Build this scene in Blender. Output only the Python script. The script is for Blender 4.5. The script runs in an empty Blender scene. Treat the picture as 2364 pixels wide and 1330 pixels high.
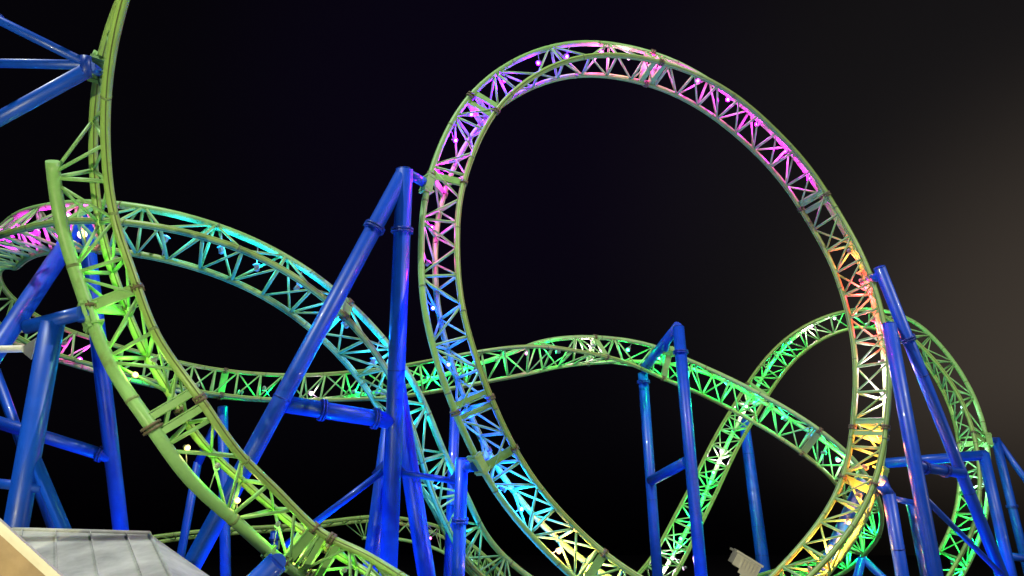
import bpy, math, random
import numpy as np
from mathutils import Vector, Matrix
random.seed(7)
SC = bpy.context.scene
COL = SC.collection

# ---------------------------------------------------------------- camera
CAMZ = 7.2
PITCH = math.radians(19.5)
FPX, CX, CY = 1707.0, 1182.0, 665.0          # focal length in photo pixels, photo centre
cd = bpy.data.cameras.new("camera"); cam = bpy.data.objects.new("camera", cd); COL.objects.link(cam)
cam.location = (0, 0, CAMZ); cam.rotation_euler = (math.radians(90) + PITCH, 0, 0)
cd.sensor_width = 36.0; cd.lens = 36.0 * FPX / 2364.0
cd.clip_start = 0.1; cd.clip_end = 3000
SC.camera = cam
SC.render.resolution_x, SC.render.resolution_y = 1024, 576

# ---------------------------------------------------------------- world: night sky with town glow low on the right
w = bpy.data.worlds.new("World"); SC.world = w; w.use_nodes = True
nt = w.node_tree; nt.nodes.clear()
wo = nt.nodes.new("ShaderNodeOutputWorld"); bg = nt.nodes.new("ShaderNodeBackground")
nt.links.new(bg.outputs[0], wo.inputs[0])
tc = nt.nodes.new("ShaderNodeTexCoord")
def glow(direction, lo, hi, power):
    d = nt.nodes.new("ShaderNodeVectorMath"); d.operation = 'DOT_PRODUCT'
    nt.links.new(tc.outputs['Generated'], d.inputs[0]); d.inputs[1].default_value = Vector(direction).normalized()
    m = nt.nodes.new("ShaderNodeMapRange"); m.inputs['From Min'].default_value = lo; m.inputs['From Max'].default_value = hi
    m.interpolation_type = 'SMOOTHSTEP'
    nt.links.new(d.outputs['Value'], m.inputs['Value'])
    p = nt.nodes.new("ShaderNodeMath"); p.operation = 'POWER'; p.inputs[1].default_value = power
    nt.links.new(m.outputs[0], p.inputs[0]); return p.outputs[0]
def addcol(prev, fac, col):
    n = nt.nodes.new("ShaderNodeMix"); n.data_type = 'RGBA'; n.blend_type = 'ADD'
    if isinstance(prev, tuple): n.inputs[6].default_value = prev
    else: nt.links.new(prev, n.inputs[6])
    n.inputs[7].default_value = col; nt.links.new(fac, n.inputs[0]); return n.outputs[2]
c = addcol((0.0016, 0.0013, 0.0024, 1), glow((0.98, 1.0, 0.15), 0.82, 1.0, 3.6), (0.040, 0.031, 0.022, 1))
c = addcol(c, glow((0.80, 0.9, 0.40), 0.78, 1.0, 1.4), (0.0068, 0.0062, 0.0057, 1))
c = addcol(c, glow((-0.02, 0.86, 0.56), 0.90, 1.0, 1.2), (0.0009, 0.0001, 0.0032, 1))  # violet haze of the loop's lamps, painted into the sky
sx = nt.nodes.new("ShaderNodeSeparateXYZ"); nt.links.new(tc.outputs['Generated'], sx.inputs[0])   # the glow fades into the murk over the sea
hz = nt.nodes.new("ShaderNodeMapRange"); hz.interpolation_type = 'SMOOTHSTEP'; hz.inputs['From Min'].default_value = -0.01; hz.inputs['From Max'].default_value = 0.20; hz.inputs['To Min'].default_value = 0.12
nt.links.new(sx.outputs[2], hz.inputs['Value'])
ml = nt.nodes.new("ShaderNodeVectorMath"); ml.operation = 'SCALE'; nt.links.new(c, ml.inputs[0]); nt.links.new(hz.outputs[0], ml.inputs['Scale']); c = ml.outputs[0]
nt.links.new(c, bg.inputs[0]); bg.inputs[1].default_value = 1.0

# ---------------------------------------------------------------- the midway's flood lamps behind and beside the viewer, plus one added fill lamp
def point_lamp(name, loc, watts, col, rad=0.25):
    l = bpy.data.lights.new(name, 'POINT'); l.energy = watts; l.color = col; l.shadow_soft_size = rad
    o = bpy.data.objects.new(name, l); COL.objects.link(o); o.location = loc; return o
point_lamp("flood_or_fill_lamp", (-26, 0, 66), 108000, (0.92, 1.0, 0.90), 0.5)
point_lamp("flood_or_fill_lamp", (36, 4, 52), 56000, (1.0, 0.96, 0.84), 0.07)
point_lamp("flood_or_fill_lamp", (52, 14, 16), 9000, (1.0, 0.86, 0.62), 0.08)
point_lamp("flood_or_fill_lamp", (9, -5, 5), 1900, (1.0, 0.95, 0.88), 0.04)
point_lamp("flood_or_fill_lamp", (-8.5, 2, 9), 4300, (1.0, 0.97, 0.55), 0.08)  # warm fill lamp, added to brighten the nearest track and the roof
SC.view_settings.view_transform = 'Standard'; SC.view_settings.look = 'None'
SC.view_settings.exposure = 0; SC.view_settings.gamma = 1
SC.render.engine = 'CYCLES'
SC.cycles.use_denoising = True
SC.cycles.max_bounces = 4; SC.cycles.diffuse_bounces = 2; SC.cycles.glossy_bounces = 2
SC.cycles.sample_clamp_indirect = 3.0
try: SC.cycles.use_light_tree = True
except Exception: pass

# ---------------------------------------------------------------- geometry helpers
R_ = np.array([1.0, 0, 0]); F_ = np.array([0, math.cos(PITCH), math.sin(PITCH)]); U_ = np.array([0, -math.sin(PITCH), math.cos(PITCH)])
CAM = np.array([0, 0, CAMZ])
def at(x, y, d):            # the world point seen at photo pixel x, y and d metres deep
    return CAM + d * (F_ + R_ * ((x - CX) / FPX) + U_ * ((CY - y) / FPX))
def pix(P):
    v = np.asarray(P) - CAM; z = v @ F_
    return np.stack([CX + FPX * (v @ R_) / z, CY - FPX * (v @ U_) / z], -1), z
def below(top, px, py):     # a point straight under `top` (in depth) that is seen at px, py
    lo, hi = -30.0, float(top[2])
    for _ in range(50):
        m = (lo + hi) / 2
        q, _z = pix(np.array([top[0], top[1], m]))
        if q[1] > py: lo = m
        else: hi = m
    _q, z = pix(np.array([top[0], top[1], m]))
    return at(px, py, float(z))
def to_ground(a, b, z=0.0):
    a = np.asarray(a); b = np.asarray(b); d = b - a
    if d[2] >= -1e-3: return b
    return a + d * ((a[2] - z) / (-d[2]))
def unit(v): v = np.asarray(v, float); return v / (np.linalg.norm(v) + 1e-12)

class MB:
    def __init__(s): s.v = []; s.f = []; s.uv = []; s.sm = []
    def tube(s, pts, r, n=12, ref=None, caps=True, smooth=True):
        pts = np.asarray(pts, float); k = len(pts)
        T = np.gradient(pts, axis=0); T /= np.linalg.norm(T, axis=1)[:, None]
        if ref is None:
            a = np.array([0, 0, 1.0]) if abs(T[0][2]) < .9 else np.array([1.0, 0, 0])
            ref = np.repeat(a[None], k, 0)
        ref = np.asarray(ref, float)
        if ref.ndim == 1: ref = np.repeat(ref[None], k, 0)
        r = np.broadcast_to(np.asarray(r, float), (k,))
        A = ref - (ref * T).sum(1)[:, None] * T; A /= np.linalg.norm(A, axis=1)[:, None]
        B = np.cross(T, A)
        b0 = len(s.v)
        for i in range(k):
            for j in range(n):
                an = 2 * math.pi * j / n
                s.v.append(tuple(pts[i] + r[i] * (math.cos(an) * A[i] + math.sin(an) * B[i])))
        for i in range(k - 1):
            for j in range(n):
                j2 = (j + 1) % n
                s.f.append((b0 + i*n + j, b0 + i*n + j2, b0 + (i+1)*n + j2, b0 + (i+1)*n + j))
                s.uv.append(((j/n, i), ((j+1)/n, i), ((j+1)/n, i+1), (j/n, i+1))); s.sm.append(smooth)
        if caps:
            s.f.append(tuple(b0 + j for j in range(n))[::-1]); s.uv.append(((.5, 0),) * n); s.sm.append(False)
            s.f.append(tuple(b0 + (k-1)*n + j for j in range(n))); s.uv.append(((.5, 0),) * n); s.sm.append(False)
        return s
    def bar(s, a, b, r, n=10, r2=None): return s.tube([a, b], [r, r if r2 is None else r2], n)
    def box(s, c, X, Y, Z):  # centre, half-axis vectors
        c, X, Y, Z = [np.asarray(q, float) for q in (c, X, Y, Z)]
        b = len(s.v)
        for i in (-1, 1):
            for j in (-1, 1):
                for k in (-1, 1): s.v.append(tuple(c + i*X + j*Y + k*Z))
        for q in ((0,1,3,2),(4,6,7,5),(0,4,5,1),(2,3,7,6),(0,2,6,4),(1,5,7,3)):
            s.f.append(tuple(b + t for t in q)); s.uv.append(((.5, 0),) * 4); s.sm.append(False)
        return s
    def plate(s, a, b, side, wdt, th):       # flat bar from a to b, wide along `side`
        a = np.asarray(a, float); b = np.asarray(b, float); t = unit(b - a)
        sd = unit(np.asarray(side) - (np.asarray(side) @ t) * t); nn = np.cross(t, sd)
        return s.box((a + b) / 2, (b - a) / 2, sd * wdt / 2, nn * th / 2)
    def poly(s, pts, thick):                 # slab from a planar outline
        pts = np.asarray(pts, float); n = len(pts); nn = unit(np.cross(pts[1] - pts[0], pts[2] - pts[0])) * thick / 2
        b = len(s.v)
        for p in pts: s.v.append(tuple(p + nn))
        for p in pts: s.v.append(tuple(p - nn))
        s.f.append(tuple(range(b, b + n))); s.f.append(tuple(range(b + n, b + 2*n))[::-1])
        s.uv += [((.5, 0),) * n] * 2; s.sm += [False] * 2
        for i in range(n):
            j = (i + 1) % n
            s.f.append((b + i, b + n + i, b + n + j, b + j)); s.uv.append(((.5, 0),) * 4); s.sm.append(False)
        return s
    def build(s, name, mat, parent=None, origin=None):
        o0 = np.array(s.v).mean(0) if origin is None else np.asarray(origin, float)
        if parent is not None:
            o0 = np.zeros(3); q = parent
            while q is not None: o0 = o0 + np.array(q.location); q = q.parent
        me = bpy.data.meshes.new(name)
        me.from_pydata([tuple(np.asarray(v) - o0) for v in s.v], [], s.f)
        uvl = me.uv_layers.new(name="UVMap"); k = 0
        flat = [c for f in s.uv for p in f for c in p]
        uvl.data.foreach_set("uv", flat)
        me.polygons.foreach_set("use_smooth", s.sm)
        me.materials.append(mat); me.update()
        o = bpy.data.objects.new(name, me); COL.objects.link(o)
        if parent is not None: o.parent = parent
        else: o.location = tuple(o0)
        return o
def tag(o, label=None, cat=None, group=None, kind=None):
    if label: o["label"] = label
    if cat: o["category"] = cat
    if group: o["group"] = group
    if kind: o["kind"] = kind
    return o
def thing(name, loc, label, cat, group=None):
    e = bpy.data.objects.new(name, None); COL.objects.link(e); e.location = tuple(loc); e.empty_display_size = .3
    return tag(e, label, cat, group)

# ---------------------------------------------------------------- materials
def paint(name, col, rough=.3, spots=.12, rust=0.0, line=False, metallic=0.0, scale=3.0, coat=0.0):
    m = bpy.data.materials.new(name); m.use_nodes = True; n = m.node_tree; b = n.nodes["Principled BSDF"]
    g = n.nodes.new("ShaderNodeNewGeometry")
    no = n.nodes.new("ShaderNodeTexNoise"); no.inputs['Scale'].default_value = scale; no.inputs['Detail'].default_value = 8; no.inputs['Roughness'].default_value = .62
    n.links.new(g.outputs['Position'], no.inputs['Vector'])
    r = n.nodes.new("ShaderNodeValToRGB")
    r.color_ramp.elements[0].position = .3; r.color_ramp.elements[1].position = .7
    r.color_ramp.elements[0].color = tuple(x * (1 - spots) for x in col) + (1,)
    r.color_ramp.elements[1].color = tuple(min(1, x * (1 + spots * .6)) for x in col) + (1,)
    n.links.new(no.outputs['Fac'], r.inputs[0]); out = r.outputs[0]
    def mixin(out, fac, c2):
        x = n.nodes.new("ShaderNodeMix"); x.data_type = 'RGBA'; n.links.new(out, x.inputs[6]); x.inputs[7].default_value = c2
        n.links.new(fac, x.inputs[0]); return x.outputs[2]
    if rust:
        n2 = n.nodes.new("ShaderNodeTexNoise"); n2.inputs['Scale'].default_value = 1.9; n2.inputs['Detail'].default_value = 8; n2.inputs['Roughness'].default_value = .7
        n.links.new(g.outputs['Position'], n2.inputs['Vector'])
        mr = n.nodes.new("ShaderNodeMapRange"); mr.inputs['From Min'].default_value = .57; mr.inputs['From Max'].default_value = .68; mr.inputs['To Max'].default_value = rust
        n.links.new(n2.outputs['Fac'], mr.inputs['Value']); out = mixin(out, mr.outputs[0], (.16, .07, .025, 1))
    if line:   # two greasy wheel-wear lines along the running rail
        uv = n.nodes.new("ShaderNodeTexCoord"); sp = n.nodes.new("ShaderNodeSeparateXYZ"); n.links.new(uv.outputs['UV'], sp.inputs[0])
        tot = None
        for c0 in line:
            a = n.nodes.new("ShaderNodeMath"); a.operation = 'COMPARE'; a.inputs[1].default_value = c0; a.inputs[2].default_value = .022
            n.links.new(sp.outputs[0], a.inputs[0])
            if tot is None: tot = a.outputs[0]
            else:
                mx = n.nodes.new("ShaderNodeMath"); mx.operation = 'MAXIMUM'; n.links.new(tot, mx.inputs[0]); n.links.new(a.outputs[0], mx.inputs[1]); tot = mx.outputs[0]
        s2 = n.nodes.new("ShaderNodeMath"); s2.operation = 'MULTIPLY'; s2.inputs[1].default_value = .8; n.links.new(tot, s2.inputs[0])
        out = mixin(out, s2.outputs[0], (.06, .055, .02, 1))
    n.links.new(out, b.inputs['Base Color'])
    b.inputs['Roughness'].default_value = rough; b.inputs['Metallic'].default_value = metallic
    if coat: b.inputs['Coat Weight'].default_value = coat; b.inputs['Coat Roughness'].default_value = .03
    return m
GREEN = (.29, .58, .18)
M_rail = paint("lime_rail_paint", (.34, .56, .14), .38, .14, .45, line=(.02, .27, .52, .77))
M_green = paint("lime_paint", GREEN, .42, .12, .35)
M_strut = paint("lime_strut_paint", (.29, .58, .20), .45, .10, .15)
M_joint = paint("joint_flange_steel", (.16, .13, .07), .6, .35, .7, scale=9)
M_blue = paint("blue_column_paint", (.002, .072, .60), .40, .24, 0, coat=.4, scale=1.2)
M_bflange = paint("blue_flange_paint", (.006, .04, .38), .4, .15, .1)
M_house = paint("lamp_housing", (.32, .32, .32), .5, .2)
M_white = paint("white_housing", (.88, .84, .72), .5, .08)
M_seam = paint("seam_band", (.20, .30, .10), .6, .4, .6, scale=9)
M_conc = paint("concrete", (.28, .27, .25), .8, .2)
_em = {}
def emis(col, st):
    k = (tuple(col), st)
    if k in _em: return _em[k]
    m = bpy.data.materials.new("lamp_lens_or_halo"); m.use_nodes = True; b = m.node_tree.nodes["Principled BSDF"]
    b.inputs['Base Color'].default_value = (.2, .2, .2, 1)
    b.inputs['Emission Color'].default_value = tuple(col) + (1,); b.inputs['Emission Strength'].default_value = st
    _em[k] = m; return m
# ---------------------------------------------------------------- track control points: x y z from the viewer, then the direction towards the spine
CTRL = {
 'T1': (0.75, -1, [(-7.50,12.46,13.18,-0.74,-0.60,0.36),(-8.92,14.00,12.99,-0.77,-0.59,0.17),(-10.21,15.64,12.65,-0.79,-0.59,-0.03),(-11.33,17.35,12.05,-0.78,-0.57,-0.22),(-12.08,19.01,10.99,-0.77,-0.55,-0.34),(-12.24,20.23,9.33,-0.70,-0.55,-0.44),(-11.52,20.87,7.39,-0.59,-0.57,-0.54),(-10.50,20.86,5.46,-0.52,-0.52,-0.67),(-9.19,20.80,4.03,-0.45,-0.51,-0.73),(-8.59,21.77,2.78,-0.43,-0.47,-0.77),(-7.73,23.50,1.84,-0.44,-0.42,-0.79),(-6.47,24.75,0.48,-0.52,-0.31,-0.77),(-4.67,24.91,-0.37,-0.62,-0.30,-0.71),(-3.21,23.55,-1.06,-0.65,-0.30,-0.70),(-2.03,21.65,-1.50,-0.64,-0.28,-0.72),(-0.88,19.78,-1.79,-0.63,-0.27,-0.73),(0.28,18.01,-2.10,-0.61,-0.26,-0.75),(1.46,16.33,-2.45,-0.60,-0.24,-0.77)]),
 'T2': (0.85, 1, [(7.80,29.09,-2.45,-0.39,-0.20,-0.91),(5.60,30.23,-1.74,-0.43,-0.30,-0.85),(3.49,30.71,-0.57,-0.46,-0.39,-0.79),(1.66,30.47,0.97,-0.50,-0.49,-0.71),(0.16,29.46,2.61,-0.58,-0.52,-0.62),(-0.94,28.22,4.44,-0.61,-0.58,-0.52),(-1.79,27.46,6.54,-0.71,-0.58,-0.37),(-2.48,27.35,8.81,-0.74,-0.64,-0.18),(-2.70,27.71,11.14,-0.75,-0.66,0.02),(-2.73,28.18,13.49,-0.76,-0.62,0.21),(-2.21,28.44,15.85,-0.72,-0.57,0.40),(-1.21,28.37,18.07,-0.62,-0.46,0.60),(0.59,28.26,19.80,-0.49,-0.28,0.79),(2.92,28.32,20.87,-0.32,-0.10,0.93),(5.45,28.84,21.12,-0.14,0.03,0.99),(8.01,29.64,20.87,0.03,0.15,0.99),(10.32,30.67,20.17,0.16,0.34,0.91),(12.35,31.76,18.99,0.37,0.38,0.83),(14.16,32.64,17.44,0.52,0.47,0.70),(15.34,33.17,15.44,0.62,0.55,0.54),(16.05,32.88,13.16,0.72,0.56,0.35),(16.24,32.44,10.60,0.74,0.63,0.12),(16.11,32.10,8.00,0.77,0.62,-0.09),(15.49,31.97,5.33,0.76,0.59,-0.27),(14.67,31.88,2.79,0.75,0.51,-0.42),(13.30,32.05,0.79,0.69,0.49,-0.53),(11.47,32.17,-0.90,0.62,0.43,-0.65),(9.46,31.85,-2.37,0.53,0.35,-0.76),(7.48,31.02,-3.67,0.45,0.27,-0.85),(5.58,29.71,-4.75,0.36,0.18,-0.93)]),
 'T34': (1.1, -1, [(0.93,31.38,-2.57,0.63,0.27,0.73),(-1.08,30.93,-1.28,0.74,0.29,0.57),(-2.21,29.74,0.10,0.83,0.29,0.42),(-2.64,27.87,1.23,0.85,0.32,0.38),(-3.29,25.99,2.36,0.76,0.41,0.49),(-3.73,24.45,4.03,0.65,0.46,0.58),(-4.63,23.18,5.67,0.43,0.54,0.68),(-6.12,22.01,7.09,0.24,0.51,0.81),(-7.98,20.87,8.08,0.07,0.43,0.89),(-10.31,20.04,8.57,-0.06,0.29,0.96),(-12.75,20.02,8.80,-0.20,0.22,0.96),(-14.90,21.11,8.98,-0.33,0.22,0.88),(-16.78,22.69,9.42,-0.41,0.37,0.70),(-18.48,24.50,9.72,-0.49,0.55,0.39),(-20.04,26.38,9.68,-0.63,0.58,0.04),(-20.88,28.54,9.29,-0.73,0.56,-0.23),(-20.46,30.78,8.74,-0.74,0.55,-0.39),(-19.08,32.76,8.49,-0.68,0.59,-0.46),(-17.28,34.50,8.19,-0.57,0.67,-0.48),(-15.28,35.96,7.88,-0.43,0.79,-0.43),(-13.07,36.95,7.80,-0.26,0.87,-0.41),(-10.67,37.24,7.76,-0.10,0.93,-0.36),(-8.26,36.87,7.81,0.03,0.97,-0.23),(-5.90,36.16,7.80,0.09,0.99,-0.02),(-3.63,35.34,8.00,0.09,0.98,0.23),(-1.31,34.80,8.33,0.07,0.91,0.44),(0.88,34.85,8.69,0.03,0.71,0.62),(2.72,35.92,8.99,-0.04,0.34,0.83),(4.59,37.31,9.27,-0.09,-0.09,0.89),(6.55,38.49,9.31,-0.12,-0.49,0.79),(8.66,38.82,8.95,-0.12,-0.77,0.60),(10.67,38.30,8.04,-0.04,-0.91,0.43),(12.45,37.53,6.68,0.17,-0.91,0.35),(14.16,36.86,5.24,0.40,-0.84,0.24),(15.87,36.81,3.93,0.48,-0.80,-0.04),(17.13,37.78,2.63,0.47,-0.75,-0.37),(17.85,39.56,1.55,0.46,-0.66,-0.58),(18.10,41.84,0.83,0.41,-0.59,-0.70),(18.32,44.14,0.02,0.28,-0.54,-0.77),(17.73,46.19,-0.78,0.08,-0.50,-0.84),(16.01,47.73,-1.51,-0.03,-0.44,-0.89),(13.51,48.63,-2.21,-0.13,-0.45,-0.89)]),
 'T5': (1.2, 1, [(4.38,40.42,-3.24,-0.41,0.73,-0.56),(6.68,42.33,-2.39,-0.27,0.77,-0.57),(8.57,43.97,-0.81,-0.12,0.80,-0.58),(10.13,45.32,1.39,0.02,0.82,-0.57),(11.81,46.47,3.68,0.11,0.85,-0.52),(13.38,47.68,6.12,0.09,0.92,-0.39),(15.30,48.83,8.53,0.06,0.97,-0.20),(17.28,49.85,11.09,0.07,0.96,0.03),(19.57,50.53,13.46,0.07,0.89,0.34),(22.26,50.76,15.10,0.10,0.76,0.60),(24.86,50.17,15.70,0.23,0.55,0.74),(26.41,48.96,14.53,0.37,0.26,0.81),(26.78,47.10,12.41,0.59,0.07,0.71),(26.97,45.29,9.83,0.81,0.04,0.47),(26.75,43.86,7.04,0.93,0.07,0.20),(26.00,42.95,4.07,0.94,0.19,-0.09),(24.91,42.60,1.17,0.89,0.24,-0.37),(23.04,43.01,-1.31,0.81,0.24,-0.62)]),
 'T6': (1.15, -1, [(-20.56,44.47,0.51,0.27,-0.10,-0.96),(-18.17,45.75,0.94,0.22,-0.07,-0.97),(-15.83,47.17,1.14,0.18,-0.07,-0.99),(-13.56,48.73,1.30,0.15,-0.11,-0.99),(-11.36,50.32,1.70,0.08,-0.17,-0.99),(-9.08,51.80,2.06,-0.07,-0.22,-0.96),(-6.57,52.98,1.74,-0.28,-0.27,-0.89),(-4.08,53.38,0.97,-0.48,-0.37,-0.74),(-2.05,52.66,-0.58,-0.66,-0.46,-0.54),(-0.41,51.10,-2.29,-0.79,-0.51,-0.31),(0.75,48.99,-3.96,-0.89,-0.53,-0.08)]),
}
# ---------------------------------------------------------------- roller coaster track: two rails and a spine in a triangular truss
def bspline(P, t):
    K = len(P); i = np.clip(np.floor(t).astype(int), 0, K-2); u = (t - i)[:, None]
    Pe = np.vstack([2*P[0]-P[1], P, 2*P[-1]-P[-2]]); p0, p1, p2, p3 = Pe[i], Pe[i+1], Pe[i+2], Pe[i+3]
    b0 = (1-u)**3/6; b1 = (3*u**3-6*u**2+4)/6; b2 = (-3*u**3+3*u**2+3*u+1)/6; b3 = u**3/6
    return b0*p0 + b1*p1 + b2*p2 + b3*p3
class Track:
    def __init__(s, key, t0=None, t1=None):
        sc, sgn, rows = CTRL[key]; s.sc = sc
        X = np.array(rows); P = X[:, :3] * sc + CAM; D = X[:, 3:]
        K = len(X); t = np.linspace(t0 or 0, (t1 if t1 is not None else K-1), 1200)
        C = bspline(P, t); Dv = bspline(D, t)
        L = np.r_[0, np.cumsum(np.linalg.norm(np.diff(C, axis=0), axis=1))]
        n = int(L[-1] / .2); ls = np.linspace(0, L[-1], n)
        C = np.stack([np.interp(ls, L, C[:, k]) for k in range(3)], 1); Dv = np.stack([np.interp(ls, L, Dv[:, k]) for k in range(3)], 1)
        T = np.gradient(C, axis=0); T /= np.linalg.norm(T, axis=1)[:, None]
        Dv -= (Dv*T).sum(1)[:, None]*T; Dv /= np.linalg.norm(Dv, axis=1)[:, None]
        Sd = np.cross(T, Dv) * sgn; g, h = 1.5*sc, 1.2*sc
        s.L = L[-1]; s.ls = ls; s.C = C; s.D = Dv; s.T = T; s.Sd = Sd
        s.N = C + Sd*g/2; s.F = C - Sd*g/2; s.S = C + Dv*h
    def p(s, ch, l):
        A = getattr(s, ch); return np.array([np.interp(l, s.ls, A[:, k]) for k in range(3)])
    def near(s, px, py, ch='C'):
        q, z = pix(getattr(s, ch)); return s.ls[((q - np.array([px, py]))**2).sum(1).argmin()]
def in_frame(*P, m=60):
    q, z = pix(np.array(P)); return (q[:, 0].max() > -m) and (q[:, 0].min() < 2364+m) and (q[:, 1].max() > -m) and (q[:, 1].min() < 1330+m)
def make_track(tr, name, label, rr, rs, rt, q, spine=(0, 1e9), joints=(), phase=0.0, seams=3.2, cap=100, rear=None):
    root = thing(name, tr.C[0], label, "roller coaster track", "lime green lattice tracks of the coaster")
    root.location = tuple(tr.C[len(tr.C)//2] * np.array([1, 1, 0]))
    for ch in ('N', 'F'):
        rail = MB().tube(getattr(tr, ch), rr, 16, ref=tr.D).build('rail', M_rail, root)
        for l in np.arange(seams * .4, tr.L, seams):
            p0 = tr.p(ch, l); t = unit(tr.p('T', l))
            if in_frame(p0, p0): MB().tube([p0 - t*.03, p0 + t*.03], rr*1.08, 14).build('weld_band', M_seam, rail)
    ms = (tr.ls >= spine[0]) & (tr.ls <= spine[1])
    sp = MB().tube(tr.S[ms], rs, 16, ref=tr.D[ms]).build('spine', M_green, root)
    for l in np.arange(seams * .7 + tr.ls[ms][0], tr.ls[ms][-1] - .3, seams):
        p0 = tr.p('S', l); t = unit(tr.p('T', l))
        if in_frame(p0, p0): MB().tube([p0 - t*.035, p0 + t*.035], rs*1.06, 14).build('weld_band', M_seam, sp)
    bars = {'cross_tie': [], 'diagonal_brace': [], 'strut': []}
    ns = int((tr.L - phase) / q)
    for i in range(ns):
        l = phase + i*q; N, F = tr.p('N', l), tr.p('F', l)
        bars['cross_tie'].append((N, F, rt*1.1))
        if i < ns-1:
            N2, F2 = tr.p('N', l+q), tr.p('F', l+q)
            bars['diagonal_brace'].append((N, F2, rt*.75))
        if i % 2 == 0 and spine[0]-.1 <= l <= spine[1]+.1:
            S = tr.p('S', l)
            for ch in ('N', 'F'):
                bars['strut'].append((S, tr.p(ch, l), rt*1.1))
                for s_ in (-1, 1):
                    if 0 <= l + s_*q <= tr.L: bars['strut'].append((S + unit(tr.p('T', l))*s_*rs*.8, tr.p(ch, l + s_*q), rt*.85))
    for nm, L in bars.items():
        vis = [x for x in L if in_frame(x[0], x[1])]
        vis.sort(key=lambda x: -np.linalg.norm(np.diff(pix(np.array(x[:2]))[0], axis=0)) * x[2] / pix(np.array(x[0]))[1])
        for a, b_, r in vis[:cap]: MB().bar(a, b_, r, 8).build(nm, M_strut, root)
        if vis[cap:]:
            m = MB()
            for a, b_, r in vis[cap:]: m.bar(a, b_, r, 7)
            tag(m.build(nm, M_strut, root), kind='stuff')
    for (px, py, kind) in joints:
        l = tr.near(px, py); T = unit(tr.p('T', l)); N, F, S = tr.p('N', l), tr.p('F', l), tr.p('S', l)
        wd = .34 * tr.sc
        offs = (-.25*tr.sc, .25*tr.sc) if kind == 'double' else (0,)
        m = MB()
        for o_ in offs:
            for a, b_ in ((S, N), (S, F)) + (((N, F),) if kind == 'double' else ()):
                m.plate(a + T*o_, b_ + T*o_, T, wd * (.55 if kind == 'double' else 1), .05*tr.sc)
                m.plate(a + T*(o_ - wd*.4), b_ + T*(o_ - wd*.4), unit(np.cross(b_-a, T)), .12*tr.sc, .03*tr.sc)
        jf = m.build('plate_girder', M_green, root)
        for ch, r in (('N', rr), ('F', rr), ('S', rs)):
            m = MB()
            if ch == 'S' and not (spine[0] <= l <= spine[1]): continue
            p0 = tr.p(ch, l)
            for o_ in ((-.06, .06) if kind == 'double' else (0,)):
                m.tube([p0 + T*(o_-.035)*tr.sc, p0 + T*(o_+.035)*tr.sc], r*(1.6 if kind == 'double' and ch == 'S' else 1.4), 14)
            for k in range(8):
                an = k*math.pi/4; d = math.cos(an)*unit(N-F) + math.sin(an)*unit(np.cross(T, N-F)); m.bar(p0 + d*r*1.28 - T*.11*tr.sc, p0 + d*r*1.28 + T*.11*tr.sc, .018*tr.sc, 6)
            m.build('bolted_flange', M_joint, jf)
    return root
T1, T2, T34, T5, T6 = [Track(k) for k in ('T1', 'T2', 'T34', 'T5', 'T6')]
sp1 = T1.near(123, 378, 'S')
make_track(T1, 'coaster_track', 'nearest lime green track sweeping down the left side from the top edge', .098, .138, .043, 1.02, spine=(sp1, 1e9), phase=(sp1 + .35) % 2.04,
  joints=((290, 700, 'single'), (400, 950, 'double'), (690, 1255, 'single'), (735, 1290, 'double')))
make_track(T2, 'coaster_track', 'large vertical loop of lime green track lit purple, pink, red, orange and blue', .102, .112, .047, 1.07, phase=.4,
  joints=((1105, 240, 'double'), (1025, 432, 'single'), (1090, 925, 'double'), (1140, 1050, 'single'), (1515, 160, 'double'), (1880, 465, 'double'), (2005, 985, 'double'), (1960, 1100, 'single'), (1375, 1290, 'single')))
make_track(T34, 'coaster_track', 'winding green track arching behind the blue tripod, then crossing the middle as a flat band', .112, .128, .052, 1.18, phase=.3,
  joints=((770, 745, 'single'), (195, 545, 'single'), (515, 890, 'single'), (1380, 830, 'single'), (1532, 845, 'single'), (1870, 1020, 'single'), (1960, 1240, 'single')))
make_track(T5, 'coaster_track', 'far green loop of track on the right whose left side glows bright green', .14, .16, .058, 1.5, phase=.2,
  joints=((1742, 900, 'double'), (2235, 1010, 'single')))
sp6 = T6.near(835, 1242, 'S')
make_track(T6, 'coaster_track', 'low distant stretch of pale green track near the bottom edge, left of centre', .13, .13, .045, 1.2, spine=(sp6, 1e9), phase=(sp6+.2) % 2.4,
  joints=((640, 1225, 'single'),))

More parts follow.
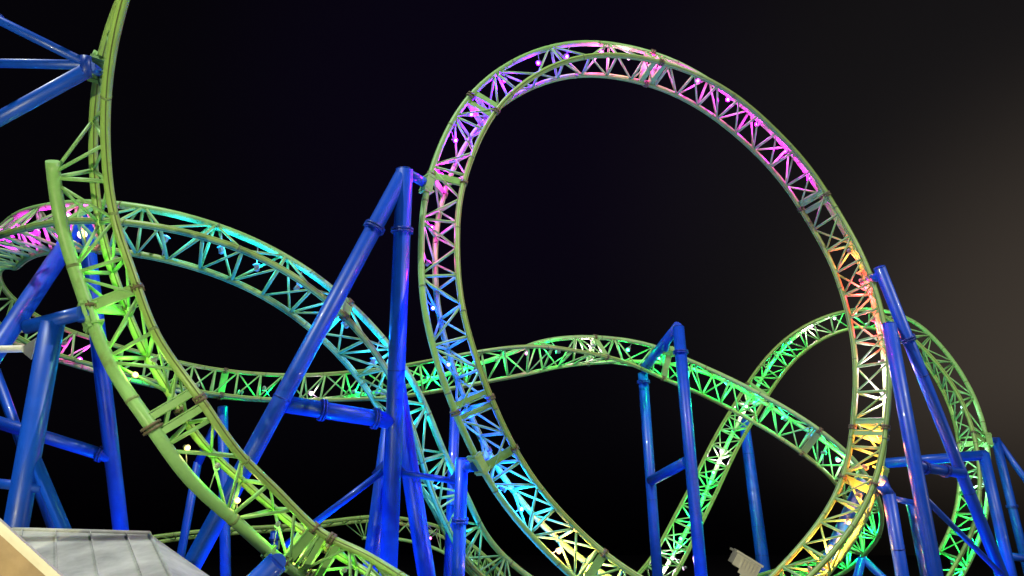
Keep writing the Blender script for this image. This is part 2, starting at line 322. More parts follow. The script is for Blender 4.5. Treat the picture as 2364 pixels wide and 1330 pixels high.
# ---------------------------------------------------------------- blue support structures
def support(name, label, members, group="blue steel supports of the coaster"):
    """members: (part, p0, p1, radius, options)"""
    p = np.asarray(members[0][1]); root = thing(name, (p[0], p[1], 0), label, "coaster support", group)
    for m in members:
        part, a, b, r = m[:4]; opt = m[4] if len(m) > 4 else {}
        a = np.asarray(a, float); b = np.asarray(b, float)
        if opt.get('ground'): b = to_ground(a, b)
        L = np.linalg.norm(b-a); d = unit(b-a)
        if part == 'gusset_plate':
            MB().poly([a, b, opt['c']], r).build(part, M_blue, root); continue
        r2 = opt.get('r2', r)
        mb = MB(); ends = [a + d*0.0, a + d*L*.5, b]
        mb.tube(ends, [r, (r+r2)/2, r2], 28)
        if opt.get('cap'):
            mb.tube([a - d*.10*r*2, a - d*.02], [r*.75, r*1.0], 28)
        o = mb.build(part, opt.get('mat', M_blue), root)
        for t in opt.get('fl', ()):
            fl = MB(); c0 = a + d*L*t
            for s_ in (-1, 1):
                fl.tube([c0 + d*(s_*.045-.03), c0 + d*(s_*.045+.03)], r*1.32, 28)
            for k in range(12):
                A = unit(np.cross(d, [0.3, .9, .2])); B = np.cross(d, A); an = k*math.pi/6
                q = c0 + (math.cos(an)*A + math.sin(an)*B)*r*1.2; fl.bar(q - d*.11, q + d*.11, .022, 6)
            fl.build('flange', M_bflange, o)
        for t in opt.get('seam', ()):
            c0 = a + d*L*t; MB().tube([c0 - d*.02, c0 + d*.02], (r + (r2-r)*t)*1.04, 28).build('weld_seam', M_bflange, o)
        if opt.get('ground'):
            f = MB(); f.box(b + np.array([0, 0, .02]), (r*2, 0, 0), (0, r*2, 0), (0, 0, .03)); f.build('base_plate', M_bflange, o)
    return root
def clamp(root, tr, px, py, reach, r=.16, ch='S'):
    """green saddle plate that grips the spine, with the stub that leads to the support"""
    l = tr.near(px, py, ch); S = tr.p(ch, l); T = unit(tr.p('T', l)); D = unit(tr.p('D', l)) if ch == 'S' else unit(np.asarray(reach) - S); D = unit(D - (D @ T)*T); q = unit(np.cross(T, D))
    m = MB(); s = tr.sc
    m.box(S + D*.16*s, T*.42*s, q*.24*s, D*.05*s)
    m.box(S + T*.3*s, T*.03*s, q*.24*s, D*.24*s); m.box(S - T*.3*s, T*.03*s, q*.24*s, D*.24*s)
    m.box(S + q*.20*s + D*.02, T*.42*s, q*.02*s, D*.16*s)
    m.build('spine_clamp', M_green, root)
    MB().bar(S + D*.2*s, reach, r, 20).build('connecting_arm', M_blue, root)
    return S

# tall tripod left of the big loop
a = at(934, 392, 24.9); a2 = at(932, 400, 24.9)
leg2b = at(440, 1310, 20.6); l1b = at(896, 1330, 23.4)
x1 = at(652, 932, 22.4); x2 = at(905, 972, 23.9)
r = support('support_tripod', 'tall blue tripod of thick tubes clamped to the left side of the big loop', [
 ('leg', a, l1b, .285, dict(ground=1, cap=1, fl=(.105,), seam=(.34,))),
 ('leg', a2, leg2b, .27, dict(ground=1, fl=(.105,), seam=(.40,))),
 ('leg', at(915, 885, 24.9), at(985, 1330, 24.6), .30, dict(ground=1, cap=1)),
 ('leg', at(902, 960, 24.8), at(852, 1330, 24.4), .26, dict(ground=1)),
 ('cross_beam', x1, x2, .26, dict(fl=(.35, .84))),
 ('brace', at(660, 1258, 23.4), at(884, 1088, 23.9), .11, {}),
 ('gusset_plate', at(858, 1092, 23.9), at(884, 1062, 23.9), .05, dict(c=at(884, 1108, 23.9))),
 ('brace', at(915, 1090, 23.9), at(1060, 1112, 24.0), .10, {}),
 ('gusset_plate', at(918, 1066, 23.9), at(940, 1090, 23.9), .05, dict(c=at(916, 1112, 23.9))),
])
clamp(r, T2, 985, 425, at(940, 400, 24.9), .17)

jt = at(1066, 1060, 24.0)
r = support('support_column', 'blue column right of the tripod with a short arm to the big loop', [
 ('leg', jt, at(1058, 1330, 23.4), .205, dict(ground=1, cap=1, fl=(.19,))),
 ('arm', at(1066, 1085, 24.0), at(1098, 1060, 24.2), .2, {}),
 ('gusset_plate', at(1050, 1085, 23.95), at(1034, 1112, 23.95), .05, dict(c=at(1052, 1135, 23.95)))])
clamp(r, T2, 1105, 1062, at(1070, 1078, 24.1), .17)
support('support_column', 'darker blue column standing just behind the one with the short arm left of the big loop', [
 ('leg', at(1051, 945, 31), at(1036, 1330, 29.5), .21, dict(ground=1, cap=1, seam=(.3,)))])

# frame under the left arch, left of the nearest track
a = at(194, 505, 26.3)
support('support_pylon', 'thick blue pylon of two splayed legs under the pink lit arch', [
 ('leg', a, at(281, 1240, 27.6), .27, dict(ground=1, cap=1, r2=.27, fl=(.72,))),
 ('leg', a, at(20, 765, 23.6), .30, dict(ground=1)),
 ('cross_beam', at(-60, 958, 26.3), at(256, 1056, 27.2), .22, dict(fl=(.92,)))])
ll = at(122, 742, 15.7); arm0 = at(62, 755, 15.7)
r = support('support_pylon', 'nearest blue leg at the left edge with a fat stub arm to the nearest track', [
 ('leg', ll, at(38, 1210, 15.2), .235, dict(ground=1)),
 ('arm', arm0, at(188, 723, 15.6), .15, dict(cap=1)),
 ('brace', at(66, 1030, 15.4), at(153, 1235, 15.3), .13, dict(ground=1)),
 ('cross_beam', at(-40, 1112, 15.3), at(98, 1128, 15.3), .10, {})])
clamp(r, T1, 203, 722, at(186, 724, 15.6), .15)
r = support('support_pylon', 'dim blue leg low at the left edge behind the nearest blue leg', [
 ('leg', at(-12, 855, 30), at(60, 1050, 30), .2, dict(ground=1))])
# truss of beams at the top left, running to a tower out of view
hub = at(206, 150, 14.4)
tw = at(-330, 150, 16.5)
r = support('support_tower', 'blue beams converging on the nearest track at the top left corner', [
 ('beam', hub, at(-330, -115, 15.4), .088, dict(fl=(.39,))),
 ('beam', hub, at(-330, 140, 18.5), .095, dict()),
 ('beam', at(198, 164, 14.4), at(-330, 455, 15.2), .14, {}),
 ('leg', at(-330, -250, 16.5), at(-330, 1000, 15), .3, dict(ground=1)),
 ('collar', at(198, 130, 14.4), at(199, 178, 14.4), .10, dict(mat=M_bflange))])
clamp(r, T1, 240, 152, at(206, 152, 14.4), .10, 'F')
a = at(640, 1298, 13.0)
r = support('support_column', 'flanged blue column top gripping the nearest track at the bottom edge', [
 ('leg', a, at(585, 1352, 12.9), .2, dict(ground=1, fl=(.10,)))])
clamp(r, T1, 648, 1294, a, .15)

# thin A-frame under the flat band
a = at(514, 940, 40.5)
support('support_pylon', 'slim violet blue bent frame under the flat band of track, beside the nearest track', [
 ('leg', a, at(521, 1330, 38.5), .27, dict(ground=1, cap=1, seam=(.22,))),
 ('leg', at(508, 960, 40.4), at(457, 1070, 40.2), .22, {}),
 ('leg', at(457, 1066, 40.2), at(416, 1290, 39.5), .22, dict(ground=1))])
support('support_column', 'short distant blue post under the low pale track at bottom left of centre', [
 ('leg', at(633, 1228, 48), at(633, 1300, 48), .24, dict(ground=1, fl=(.05,)))])

# portal over the flat band
a = at(1566, 755, 40.3); b = at(1484, 862, 43.5)
r = support('support_portal', 'pair of blue columns straddling the flat band of track right of the big loop centre', [
 ('leg', a, at(1619, 1330, 36.5), .31, dict(ground=1, cap=1, fl=(.075,))),
 ('leg', b, at(1518, 1330, 40.5), .29, dict(ground=1, cap=1, fl=(.03,), seam=(.42,))),
 ('arm', at(1566, 752, 40.3), at(1486, 852, 43.3), .27, {}),
 ('cross_beam', at(1503, 1110, 41.5), at(1585, 1066, 38.5), .28, {}),
 ('stub', at(1546, 772, 41.0), at(1535, 808, 41.4), .13, dict(r2=.2))])
clamp(r, T34, 1532, 815, at(1540, 790, 41.2), .15)
support('support_column', 'single teal blue column far behind, between the two legs of the far green loop', [
 ('leg', at(1716, 960, 62), at(1764, 1320, 57), .42, dict(ground=1, cap=1, r2=.55, seam=(.18, .5, .62)))])

# tower right of the big loop
a = at(2030, 618, 27.3)
r = support('support_tower', 'tall blue A shaped tower clamped to the right side of the big loop', [
 ('leg', a, at(2311, 1322, 27.3), .21, dict(ground=1, cap=1, fl=(.145,), seam=(.22, .46))),
 ('leg', at(2052, 748, 27.2), at(2158, 1322, 24.8), .245, dict(ground=1, cap=1)),
 ('leg', at(2112, 1160, 27.2), at(2160, 1400, 26.4), .30, dict(ground=1)),
 ('cross_beam', at(2112, 1076, 25.8), at(2222, 1093, 27.2), .18, dict(fl=(.18, .62))),
 ('brace', at(2140, 1155, 25.6), at(2308, 1322, 27.0), .10, {}),
 ('brace', at(2066, 1152, 26.0), at(2122, 1164, 25.6), .10, {}),
 ('gusset_plate', at(2133, 1146, 25.4), at(2158, 1172, 25.4), .05, dict(c=at(2133, 1190, 25.4)))])
clamp(r, T2, 2008, 640, at(2034, 640, 27.3), .16)
a = at(2052, 1140, 25.6)
r = support('support_column', 'blue column gripping the lower right of the big loop, left of the A shaped tower', [
 ('leg', a, at(2083, 1330, 25), .215, dict(ground=1, cap=1, seam=(.2,))),
 ('arm', at(2052, 1142, 25.6), at(2034, 1118, 25.7), .20, {}),
 ('leg', at(1992, 1110, 27.2), at(1925, 1262, 26.5), .22, dict(ground=1))])
clamp(r, T2, 2030, 1105, at(2046, 1132, 25.7), .17)
r = support('support_portal', 'blue beam and column passing behind the A shaped tower, in front of the far loop', [
 ('leg', at(2270, 1046, 46), at(2334, 1330, 44), .33, dict(ground=1, cap=1)),
 ('cross_beam', at(2040, 1070, 46), at(2276, 1050, 46), .30, {})])
r = support('support_pylon', 'small teal blue A frame at the right edge holding the far loop', [
 ('leg', at(2298, 1012, 54.5), at(2356, 1250, 53), .30, dict(ground=1, cap=1, fl=(.32,))),
 ('leg', at(2300, 1014, 54.5), at(2400, 1152, 54), .22, dict(ground=1, fl=(.3,)))])
clamp(r, T5, 2278, 1020, at(2298, 1016, 54.5), .16)
support('support_pylon', 'low blue brace frame at the bottom right corner of the photo', [
 ('leg', at(2284, 1246, 48), at(2310, 1340, 47), .27, dict(ground=1, cap=1)),
 ('cross_beam', at(2296, 1280, 48), at(2420, 1296, 48), .25, {})])
support('support_pylon', 'small dark teal A frame under the green curl of track at the bottom', [
 ('leg', at(1990, 1290, 40), at(1976, 1345, 39.6), .22, dict(ground=1, cap=1)),
 ('leg', at(1992, 1290, 40), at(2050, 1345, 39.4), .20, dict(ground=1))])
# grey lit outrigger at the left edge
root = thing('outrigger_beam', at(-30, 806, 20), 'short grey outrigger beam with a triangular plate, lit warm at the left edge', 'beam')
MB().bar(at(-60, 808, 20), at(55, 805, 20), .10, 16).build('beam', M_white, root)
MB().poly([at(45, 806, 20), at(84, 780, 20), at(73, 830, 20)], .05).build('gusset_plate', M_house, root)

# ---------------------------------------------------------------- coloured lamps on the tracks
VIO=(.11,.0,1.); MAG=(.85,.0,1.); PNK=(1.,.03,.62); RED=(1.,.02,.05); WHT=(1.,.52,1.); ORG=(1.,.2,.03); WRM=(1.,.42,.10); YEL=(1.,.80,.22)
BLU=(.0,.02,1.); CYN=(.0,.20,1.); AQU=(.0,.42,1.); GRN=(.0,1.,.25); GWH=(.45,.9,.8); LGR=(.22,1.,.08)
NM={VIO:'violet',MAG:'magenta',PNK:'pink',RED:'red',WHT:'white',ORG:'orange',WRM:'warm white',YEL:'yellow',BLU:'blue',CYN:'light blue',AQU:'aqua',GRN:'green',GWH:'pale green',LGR:'yellow green'}
def lamp(tr, x, y, col, watts, where, lens=6.0, size=1.0, light_off=.32, group='coloured lamps clamped to the track'):
    l = tr.near(x, y); C = tr.p('C', l); _q, z = pix(C)
    mid = tr.p('C', l) * .5 + tr.p('S', l) * .5; _q, z = pix(mid)
    P = at(x, y, float(z)); s = size * tr.sc * (.8 if tr is T1 else 1)
    best = min(((np.linalg.norm(tr.p(ch, l) - P), ch) for ch in 'NFS')); A = tr.p(best[1], l + .25)
    tocam = unit(CAM - P); seen = (x, y) in SEEN; inw = unit(mid - P + 1e-3); watts *= GAIN[tr]
    d = unit(tocam * (.8 if seen else -.15) + inw * (.35 if seen else .8) + np.array([random.uniform(-.4, .4), 0, random.uniform(-.4, .2)]))
    up = unit(np.cross(d, np.cross([0, 0, 1.0], d))); sd = np.cross(d, up)
    root = thing('track_lamp', P, '%s lamp %s' % (NM[col], where), 'lamp', group)
    m = MB(); m.tube([P - d*.20*s, P - d*.12*s, P + d*.02*s], [.04*s, .07*s, .08*s], 14); 
    for k in range(4): m.tube([P - d*(.17-.035*k)*s, P - d*(.16-.035*k)*s], .083*s, 14)
    m.build('housing', M_house, root)
    lm = MB().tube([P + d*.021*s, P + d*.05*s], [.062*s, .05*s], 14)
    MB().tube([P + d*.0*s, P + d*.02*s, P + d*.035*s], [.084*s, .115*s, .10*s], 16).build('halo_ring', emis(col, 1.6), root)  # glowing ring added to stand in for the coloured halo around the lens
    lc = tuple(min(1, .35 + .65*c_) for c_ in col)
    lm.build('lens', emis(lc, 9.0 if seen else 3.0), root)
    b = MB(); b.bar(P - d*.1*s + sd*.11*s, P - d*.1*s - sd*.11*s, .018*s, 6); b.bar(P - d*.1*s, A, .02*s, 6); b.build('bracket', M_house, root)
    aim = col is MAG and tr is T34
    pl = bpy.data.lights.new('track_lamp_light', 'SPOT' if aim else 'POINT'); pl.energy = watts * (7.0 if aim else 1); pl.color = col; pl.shadow_soft_size = .12
    if aim: pl.spot_size = math.radians(172); pl.spot_blend = .35
    lo = bpy.data.objects.new('track_lamp_light', pl); COL.objects.link(lo); lo.parent = root
    lo.location = tuple(tr.p('C', l)*.5 + tr.p('S', l)*.5 - P)
    if aim: lo.location = tuple(tr.p('C', l)*1.05 - tr.p('S', l)*.05 - P); lo.rotation_euler = Vector(tuple(-tr.p('D', l))).to_track_quat('Z', 'Y').to_euler()
SEEN = {(1165,185),(1243,145),(1308,130),(1088,264),(1051,324),(1018,405),(996,526),(1000,711),(1035,843),(1203,1175),(1290,1272),(1452,133),(1612,187),(1681,230),(1748,287),
 (1868,412),(190,541),(312,866),(432,1034),(548,1156),(700,1285),(1553,1288),(1572,1243),(1624,1142),(1647,1090),(1666,1042),(1826,790),(1874,752),(1927,735),(1975,722),(1450,807),(1522,826),(1216,815),
 (2022,1000),(1960,1206),(1918,1264),(155,497),(184,830),(718,908),(915,1232),(993,1243),(1935,1062),(2222,940),(1722,938)}
GAIN = {T1: .8, T2: 3.6, T34: 2.1, T5: 1.6, T6: 1.0}
LAMPS = [
 # big loop, up the left side and over
 (T2, 1355, 1322, YEL, 60, 'where the big loop meets the bottom edge of the photo'),
 (T2, 1290, 1272, WRM, 60, 'low on the big loop left side, just above the bottom edge'),
 (T2, 1203, 1175, CYN, 100, 'in the lower left of the big loop, on the widest cyan stretch'),
 (T2, 1165, 1130, CYN, 90, 'on the big loop just below the blue clamp arm, lower left'),
 (T2, 1130, 1068, BLU, 80, 'right beside the clamp arm at the lower left of the big loop'),
 (T2, 1062, 960, BLU, 85, 'just below the double plate joint on the lower left of the big loop'),
 (T2, 1035, 843, BLU, 80, 'on the left of the big loop where it crosses the flat band'),
 (T2, 1000, 711, BLU, 80, 'on the left of the big loop, first above the flat band crossing'),
 (T2, 990, 605, PNK, 12, 'on the big loop, glowing red on its left side'),
 (T2, 996, 526, MAG, 24, 'on the left side of the big loop, first below the tripod clamp'),
 (T2, 1018, 405, MAG, 60, 'right above the tripod clamp on the big loop'),
 (T2, 1051, 324, VIO, 116, 'second above the tripod clamp on the big loop'),
 (T2, 1088, 264, VIO, 116, 'just below the upper left plate joint of the big loop'),
 (T2, 1165, 185, VIO, 130, 'first above the upper left plate joint of the big loop'),
 (T2, 1243, 145, VIO, 116, 'second above the upper left plate joint of the big loop'),
 (T2, 1308, 130, VIO, 58, 'just left of the crown of the big loop'),
 (T2, 1390, 117, PNK, 55, 'at the very crown of the big loop'),
 (T2, 1452, 133, WHT, 16, 'just right of the crown of the big loop'),
 (T2, 1512, 160, PNK, 45, 'at the plate joint right of the crown of the big loop'),
 (T2, 1612, 187, MAG, 60, 'first below the plate joint on the upper right of the big loop'),
 (T2, 1681, 230, MAG, 60, 'second below the plate joint on the upper right of the big loop'),
 (T2, 1748, 287, MAG, 60, 'third below the plate joint on the upper right of the big loop'),
 (T2, 1815, 350, MAG, 70, 'on the brightest magenta stretch of the big loop, upper right'),
 (T2, 1868, 412, MAG, 60, 'lowest magenta one on the upper right of the big loop'),
 (T2, 1962, 583, ORG, 18, 'faint, on the right side of the big loop well above the tower clamp'),
 (T2, 1990, 652, RED, 110, 'beside the tower clamp on the right side of the big loop'),
 (T2, 2016, 740, RED, 110, 'where the big loop crosses the top of the far green loop'),
 (T2, 2033, 837, WHT, 45, 'on the white lit right side of the big loop'),
 (T2, 2038, 908, WHT, 45, 'lower of the two in the white lit right side of the big loop'),
 (T2, 2022, 1000, ORG, 55, 'at the double joint low on the right side of the big loop'),
 (T2, 2000, 1080, ORG, 55, 'behind the clamp plate low on the right of the big loop'),
 (T2, 1985, 1145, ORG, 50, 'below the right hand clamp of the big loop'),
 (T2, 1960, 1206, WRM, 60, 'second below the right hand clamp of the big loop'),
 (T2, 1918, 1264, WRM, 60, 'low in the orange part of the big loop'),
 (T2, 1870, 1318, ORG, 60, 'lowest in the orange part of the big loop, at the bottom edge'),
 # left arch
 (T34, 25, 545, MAG, 42, 'at the left edge inside the pink lit arch'),
 (T34, 85, 533, MAG, 36, 'in the middle of the pink lit end of the left arch'),
 (T34, 155, 497, PNK, 30, 'between the pink arch and the nearest track, beside the blue frame top'),
 (T34, 385, 548, AQU, 32, 'under the crown of the left arch, first right of the nearest track'),
 (T34, 510, 572, AQU, 45, 'under the left arch, second right of the nearest track'),
 (T34, 592, 612, AQU, 60, 'under the left arch, third right of the nearest track'),
 (T34, 690, 660, CYN, 80, 'under the left arch, last before the tripod leg'),
 (T34, 795, 745, CYN, 80, 'on the left arch just right of the slanted tripod leg'),
 (T34, 862, 830, CYN, 90, 'on the left arch between the two tripod legs'),
 (T34, 900, 905, CYN, 70, 'where the left arch dives behind the upright tripod leg'),
 (T34, 950, 985, AQU, 50, 'on the left arch just right of the upright tripod leg'),
 (T34, 1005, 1125, AQU, 40, 'low on the left arch before it passes the blue column'),
 (T34, 1060, 1260, AQU, 26, 'at the low end of the left arch behind the blue column'),
 # flat band
 (T34, 145, 795, PNK, 40, 'near the left end of the flat band, behind the fat stub arm'),
 (T34, 184, 830, MAG, 18, 'at the left end of the flat band, right of the near blue leg'),
 (T34, 330, 870, GRN, 30, 'in the flat band seen through the nearest track'),
 (T34, 452, 890, WHT, 20, 'in the flat band just right of the nearest track'),
 (T34, 553, 905, GRN, 50, 'in the flat band just right of the slim violet support'),
 (T34, 610, 900, GRN, 45, 'in the flat band just left of the slanted tripod leg'),
 (T34, 718, 908, WHT, 42, 'pinkish, in the flat band right of the slanted tripod leg'),
 (T34, 820, 903, GRN, 85, 'in the flat band where the left arch crosses it'),
 (T34, 985, 872, GRN, 120, 'in the flat band left of the big loop'),
 (T34, 1070, 855, GRN, 120, 'in the flat band seen through the left side of the big loop'),
 (T34, 1150, 832, GRN, 90, 'in the flat band, first right of the big loop left side'),
 (T34, 1216, 815, PNK, 25, 'in the flat band where its two upper tubes cross'),
 (T34, 1285, 812, GRN, 75, 'green one just left of the hump of the flat band'),
 (T34, 1365, 800, WHT, 60, 'at the hump of the flat band'),
 (T34, 1450, 807, GRN, 60, 'in the flat band, first right of its hump'),
 (T34, 1522, 826, GRN, 90, 'in the flat band between the two portal columns'),
 (T34, 1605, 850, GRN, 110, 'in the flat band just right of the portal column'),
 (T34, 1676, 885, GRN, 120, 'in the flat band shortly before the far loop crossing'),
 (T34, 1742, 930, GRN, 130, 'in the flat band right at the far loop crossing'),
 (T34, 1808, 965, GRN, 130, 'in the flat band right of the far loop crossing'),
 (T34, 1870, 1005, CYN, 80, 'bluish, at the plate joint of the flat band near the big loop'),
 (T34, 1905, 1045, GRN, 120, 'in the flat band, last but one before the big loop right side'),
 (T34, 1935, 1062, WHT, 45, 'in the flat band touching the big loop right side'),
 (T34, 2010, 1165, GRN, 130, 'high in the green curl behind the big loop right side'),
 (T34, 2008, 1220, GRN, 130, 'in the middle of the green curl behind the big loop right side'),
 (T34, 1960, 1275, GRN, 130, 'low in the green curl behind the big loop right side'),
 (T34, 1860, 1300, GRN, 60, 'in the green curl at the bottom edge of the photo'),
 # far loop
 (T5, 1578, 1312, WHT, 40, 'lowest on the far loop left side, behind the portal columns'),
 (T5, 1553, 1288, WHT, 150, 'brightest, low on the far loop left side'),
 (T5, 1572, 1243, GRN, 170, 'on the far loop left side between the portal columns and the ground'),
 (T5, 1605, 1180, GRN, 150, 'on the far loop left side just right of the portal column'),
 (T5, 1624, 1142, GRN, 150, 'on the far loop left side, second right of the portal column'),
 (T5, 1647, 1090, GRN, 120, 'on the far loop left side, below the white lit pair'),
 (T5, 1666, 1042, WHT, 120, 'on the white lit stretch low on the far loop'),
 (T5, 1692, 995, GRN, 90, 'on the far loop just below the flat band'),
 (T5, 1722, 938, WHT, 120, 'on the far loop right where the flat band crosses'),
 (T5, 1752, 888, GRN, 190, 'on the far loop, first above the flat band'),
 (T5, 1790, 828, GRN, 200, 'on the far loop, second above the flat band'),
 (T5, 1826, 790, GRN, 170, 'on the far loop, third above the flat band'),
 (T5, 1874, 752, WHT, 110, 'on the far loop upper left, on its white lit stretch'),
 (T5, 1927, 735, WHT, 60, 'on the far loop near its crown, left of the big loop'),
 (T5, 1975, 722, GRN, 190, 'at the crown of the far loop seen through the big loop'),
 (T5, 2000, 748, GRN, 120, 'under the crown of the far loop behind the big loop'),
 (T5, 2222, 940, GWH, 25, 'high on the far loop right side, a small white glint'),
 (T5, 2240, 1045, GWH, 90, 'on the far loop right side beside the small teal frame'),
 (T5, 2268, 1115, GWH, 110, 'on the far loop right side just below the blue beam'),
 (T5, 2258, 1175, GRN, 190, 'on the far loop right side between the two tall blue legs'),
 (T5, 2240, 1240, GRN, 200, 'low on the far loop right side, above the long thin brace'),
 (T5, 2200, 1300, GRN, 190, 'lowest on the far loop right side'),
 # low track
 (T6, 915, 1232, RED, 12, 'on the low pale track behind the upright tripod leg'),
 (T6, 985, 1222, BLU, 30, 'on the low pale track, above the pink one'),
 (T6, 993, 1243, PNK, 15, 'on the low pale track right of the tripod'),
 (T6, 1090, 1290, GWH, 20, 'at the tangle where the low pale track meets the left arch'),
 # nearest track
 (T1, 312, 866, YEL, 9, 'uppermost on the inside of the nearest track', ),
 (T1, 432, 1034, YEL, 10, 'on the nearest track just below its rusty flange'),
 (T1, 548, 1156, YEL, 12, 'on the nearest track where the slanted tripod leg passes behind'),
 (T1, 700, 1285, YEL, 25, 'lowest on the nearest track, at the bottom edge'),
 (T1, 300, 715, LGR, 22, 'tucked under the upper plate of the nearest track'),
 (T1, 350, 830, LGR, 28, 'inside the nearest track, second below its upper plate'),
 (T1, 262, 600, LGR, 22, 'inside the nearest track above its upper plate'),
 (T1, 640, 1215, LGR, 35, 'inside the nearest track left of its lower plate'),
 (T1, 500, 1080, LGR, 28, 'inside the nearest track halfway between the two yellow ones'),
 (T1, 790, 1320, LGR, 30, 'in the nearest track at the bottom, left of the upright tripod leg'),
]
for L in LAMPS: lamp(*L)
# lamp on the blue frame under the left arch
P = at(190, 541, 25.2); root = thing('track_lamp', P, 'yellow lamp on the blue frame top seen through the nearest track', 'lamp', 'coloured lamps clamped to the track')
d = unit(CAM - P); MB().tube([P - d*.3, P - d*.1, P], [.08, .14, .16], 14).build('housing', M_house, root); MB().tube([P + d*.01, P + d*.04], [.14, .12], 14).build('lens', emis((1, .85, .45), 7.0), root)
MB().bar(P - d*.2, at(194, 520, 26.2), .03, 6).build('bracket', M_house, root)
pl = bpy.data.lights.new('track_lamp_light', 'POINT'); pl.energy = 14; pl.color = WRM; pl.shadow_soft_size = .06; lo = bpy.data.objects.new('track_lamp_light', pl); COL.objects.link(lo); lo.parent = root; lo.location = tuple(d*.3)

# blue uplighters on the ground that wash the supports (below the frame)
def uplight(x, y, watts, col=(.0, .20, 1.), label=''):
    root = thing('ground_uplight', (x, y, 0), label, 'lamp', 'blue uplighters at the feet of the supports')
    MB().tube([(x, y, 0), (x, y, .3)], [.22, .26], 16).build('housing', M_house, root)
    MB().tube([(x, y, .302), (x, y, .32)], [.22, .2], 16).build('lens', emis((.15, .1, 1), 6.0), root)
    l = bpy.data.lights.new('uplight_lamp', 'SPOT'); l.energy = watts * .75; l.color = col; l.spot_size = math.radians(76); l.spot_blend = .8; l.shadow_soft_size = .12
    o = bpy.data.objects.new('uplight_lamp', l); COL.objects.link(o); o.parent = root; o.location = (0, 0, .5); o.rotation_euler = (math.radians(180), 0, 0)
for (x, y, wt, lb) in ((-2.6, 27.2, 9000, 'below the tripod'), (-8.5, 24.5, 5000, 'left of the tripod'), (-12.0, 28.5, 7000, 'below the frame of the left arch'), (-16.0, 21, 4000, 'at the far left below the arch'),
                   (0.6, 28, 5000, 'below the column by the big loop'), (15.0, 31, 7000, 'below the right tower'), (18.5, 33, 4000, 'beyond the right tower'), (26.5, 46, 9000, 'below the far portal'),
                   (8.5, 38, 3500, 'below the middle portal'), (-6.5, 25, 9000, 'under the left arch'), (3.0, 26, 3500, 'under the lower left of the big loop'), (-15, 38, 4500, 'below the slim bent frame')):
    uplight(x, y, wt, label='blue ground lamp ' + lb)

# ---------------------------------------------------------------- building at the lower left
M_roof = paint("grey_roof_sheet", (.50, .49, .47), .75, .45, 0, scale=1.1)
M_wall = paint("tan_wall", (.30, .20, .12), .8, .3, .25, scale=2.2)
M_trim = paint("cream_trim", (.55, .49, .42), .5, .12)
def quad(pts, th, name, mat, parent): return MB().poly(pts, th).build(name, mat, parent)
root = thing('pavilion_building', (-8, 13.5, 0), 'pale grey hip roofed building in the lower left corner under the blue frames', 'building')
A = at(-120, 1222, 15.5); B = at(345, 1236, 14.0)
Pn = B + 2.3*(at(392, 1330, 11.6) - B); Pb = at(650, 1415, 12.4); Pb[2] = Pn[2]
Al, Ab = A + (Pn - B), A + (Pb - B)
nr = quad([A, B, Pn, Al], .06, 'roof_slope', M_roof, root)
hp = quad([B, Pb, Pn], .05, 'hip_slope', M_roof, root)
quad([B, A, Ab, Pb], .05, 'roof_slope', M_roof, root)
m = MB(); upn = unit(np.cross(B - A, Pn - B)); upn = upn if upn[2] > 0 else -upn
for k in range(6):
    t = k/6.0 + .06; p0 = A + (B - A)*t; p1 = Al + (Pn - Al)*t; m.plate(p0 + upn*.05, p1 + upn*.05, upn, .035, .02)
m.build('standing_seam', M_roof, nr)
MB().bar(A + upn*.03, B + upn*.03, .05, 8).build('ridge_cap', M_roof, root)
MB().bar(B + upn*.03, Pn + upn*.03, .035, 8).build('hip_cap', M_roof, root)
def wall(p, q, zt, root, inset=0):
    p = np.array(p); q = np.array(q); return MB().poly([[p[0], p[1], zt], [q[0], q[1], zt], [q[0], q[1], 0], [p[0], p[1], 0]], .15).build('wall', M_wall, root)
ctr = (A + B + Pn + Pb) / 4
ins = lambda P_: ctr + (P_ - ctr) * .9
for p, q in ((ins(Al), ins(Pn)), (ins(Pn), ins(Pb)), (ins(Pb), ins(Ab)), (ins(Ab), ins(Al))): wall(p, q, Pn[2] - .05, root)
root = thing('gable_building', (-8, 9, 0), 'tan gable wall with a cream rake board at the very bottom left corner', 'building')
g0 = at(-260, 988, 9.6); g1 = at(118, 1330, 9.0); g1 = g0 + (g1 - g0)*1.5
gb0, gb1 = g0 + np.array([-.8, 2.2, -1.6]), g1 + np.array([-.8, 2.2, -1.6])
MB().poly([g0, g1, [g1[0], g1[1], 0], [g0[0], g0[1], 0]], .1).build('wall', M_wall, root)
dn = unit(g1 - g0)
cf = unit(CAM - g1)
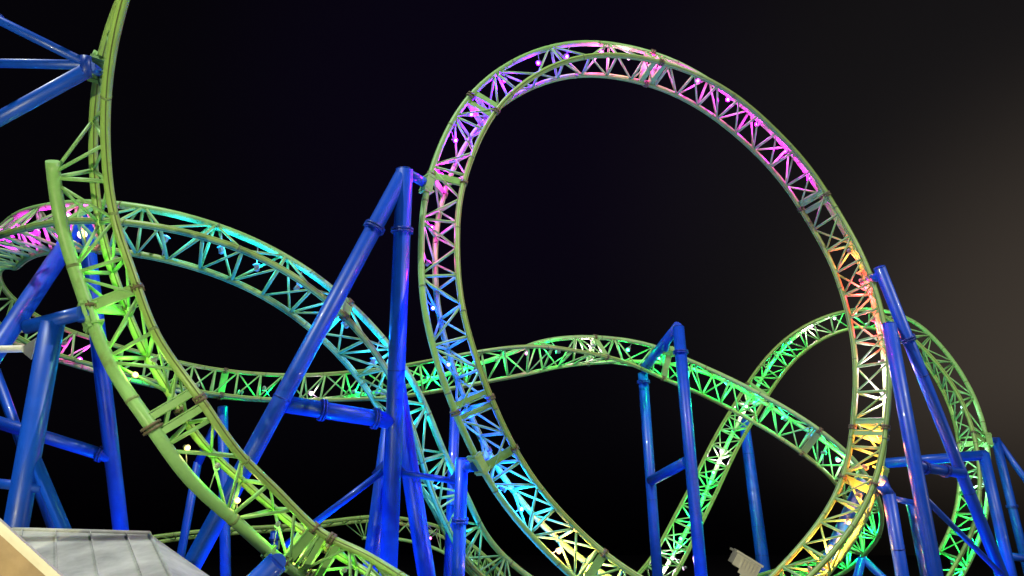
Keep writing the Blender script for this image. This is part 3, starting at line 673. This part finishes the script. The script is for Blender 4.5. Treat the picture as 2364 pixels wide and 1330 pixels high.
fb = MB(); fb.plate(g0 + cf*.16 + np.array([0,0,.02]), g1 + cf*.16 + np.array([0,0,.02]), [0, 0, 1], .09, .05); fb.plate(g0 + cf*.24 + np.array([0,0,.07]), g1 + cf*.24 + np.array([0,0,.07]), [0, 0, 1], .05, .07)
fb.build('rake_board', M_trim, root)
MB().poly([g0 + [0,0,.04], g1 + [0,0,.04], gb1 + [0,0,.04], gb0 + [0,0,.04]], .05).build('roof', M_roof, root)

# white floodlight housing on a pole at the bottom edge
c0 = at(1724, 1306, 14.0); root = thing('floodlight', (c0[0], c0[1], 0), 'white boxy floodlight tilted on a pole at the bottom edge, right of centre', 'floodlight')
X = unit(at(1756, 1322, 14.0) - at(1700, 1288, 14.0)); Y = unit(CAM - c0); Z = unit(np.cross(Y, X)); Z = Z if Z[2] > 0 else -Z
MB().box(c0, X*.26, Z*.115, Y*.16).box(c0 + Z*.14 + X*.0, X*.29, Z*.02, Y*.19).box(c0 + X*.12 - Z*.13, X*.22, Z*.06, Y*.12).build('housing', M_white, root)
MB().box(c0 - X*.31 + Z*.03, X*.05, Z*.13, Y*.15).box(c0 - X*.38 + Z*.12, X*.05, Z*.02, Y*.15).build('visor', M_house, root)
m = MB()
for k in range(5): m.box(c0 - X*(.1 - .07*k) + Y*.17, X*.012, Z*.09, Y*.012)
m.build('cooling_fin', M_white, root)
MB().tube([c0 - Z*.15, c0 - Z*.35 + [0, 0, -.1], [c0[0] + .1, c0[1], c0[2] - .7], [c0[0] + .1, c0[1], 0]], .05, 10).build('pole', M_white, root)

# ---------------------------------------------------------------- ground
M_ground = paint("dark_boardwalk_asphalt", (.04, .04, .042), .8, .35, 0, scale=.6)
me = bpy.data.meshes.new('ground'); n = 24; sz = 1600.0
vs = [((i/n-.5)*sz, (j/n-.5)*sz + 300, 0) for j in range(n+1) for i in range(n+1)]
fs = [(j*(n+1)+i, j*(n+1)+i+1, (j+1)*(n+1)+i+1, (j+1)*(n+1)+i) for j in range(n) for i in range(n)]
me.from_pydata(vs, [], fs); me.materials.append(M_ground); g = bpy.data.objects.new('ground', me); COL.objects.link(g); tag(g, 'dark ground under the coaster', 'ground', kind='structure')
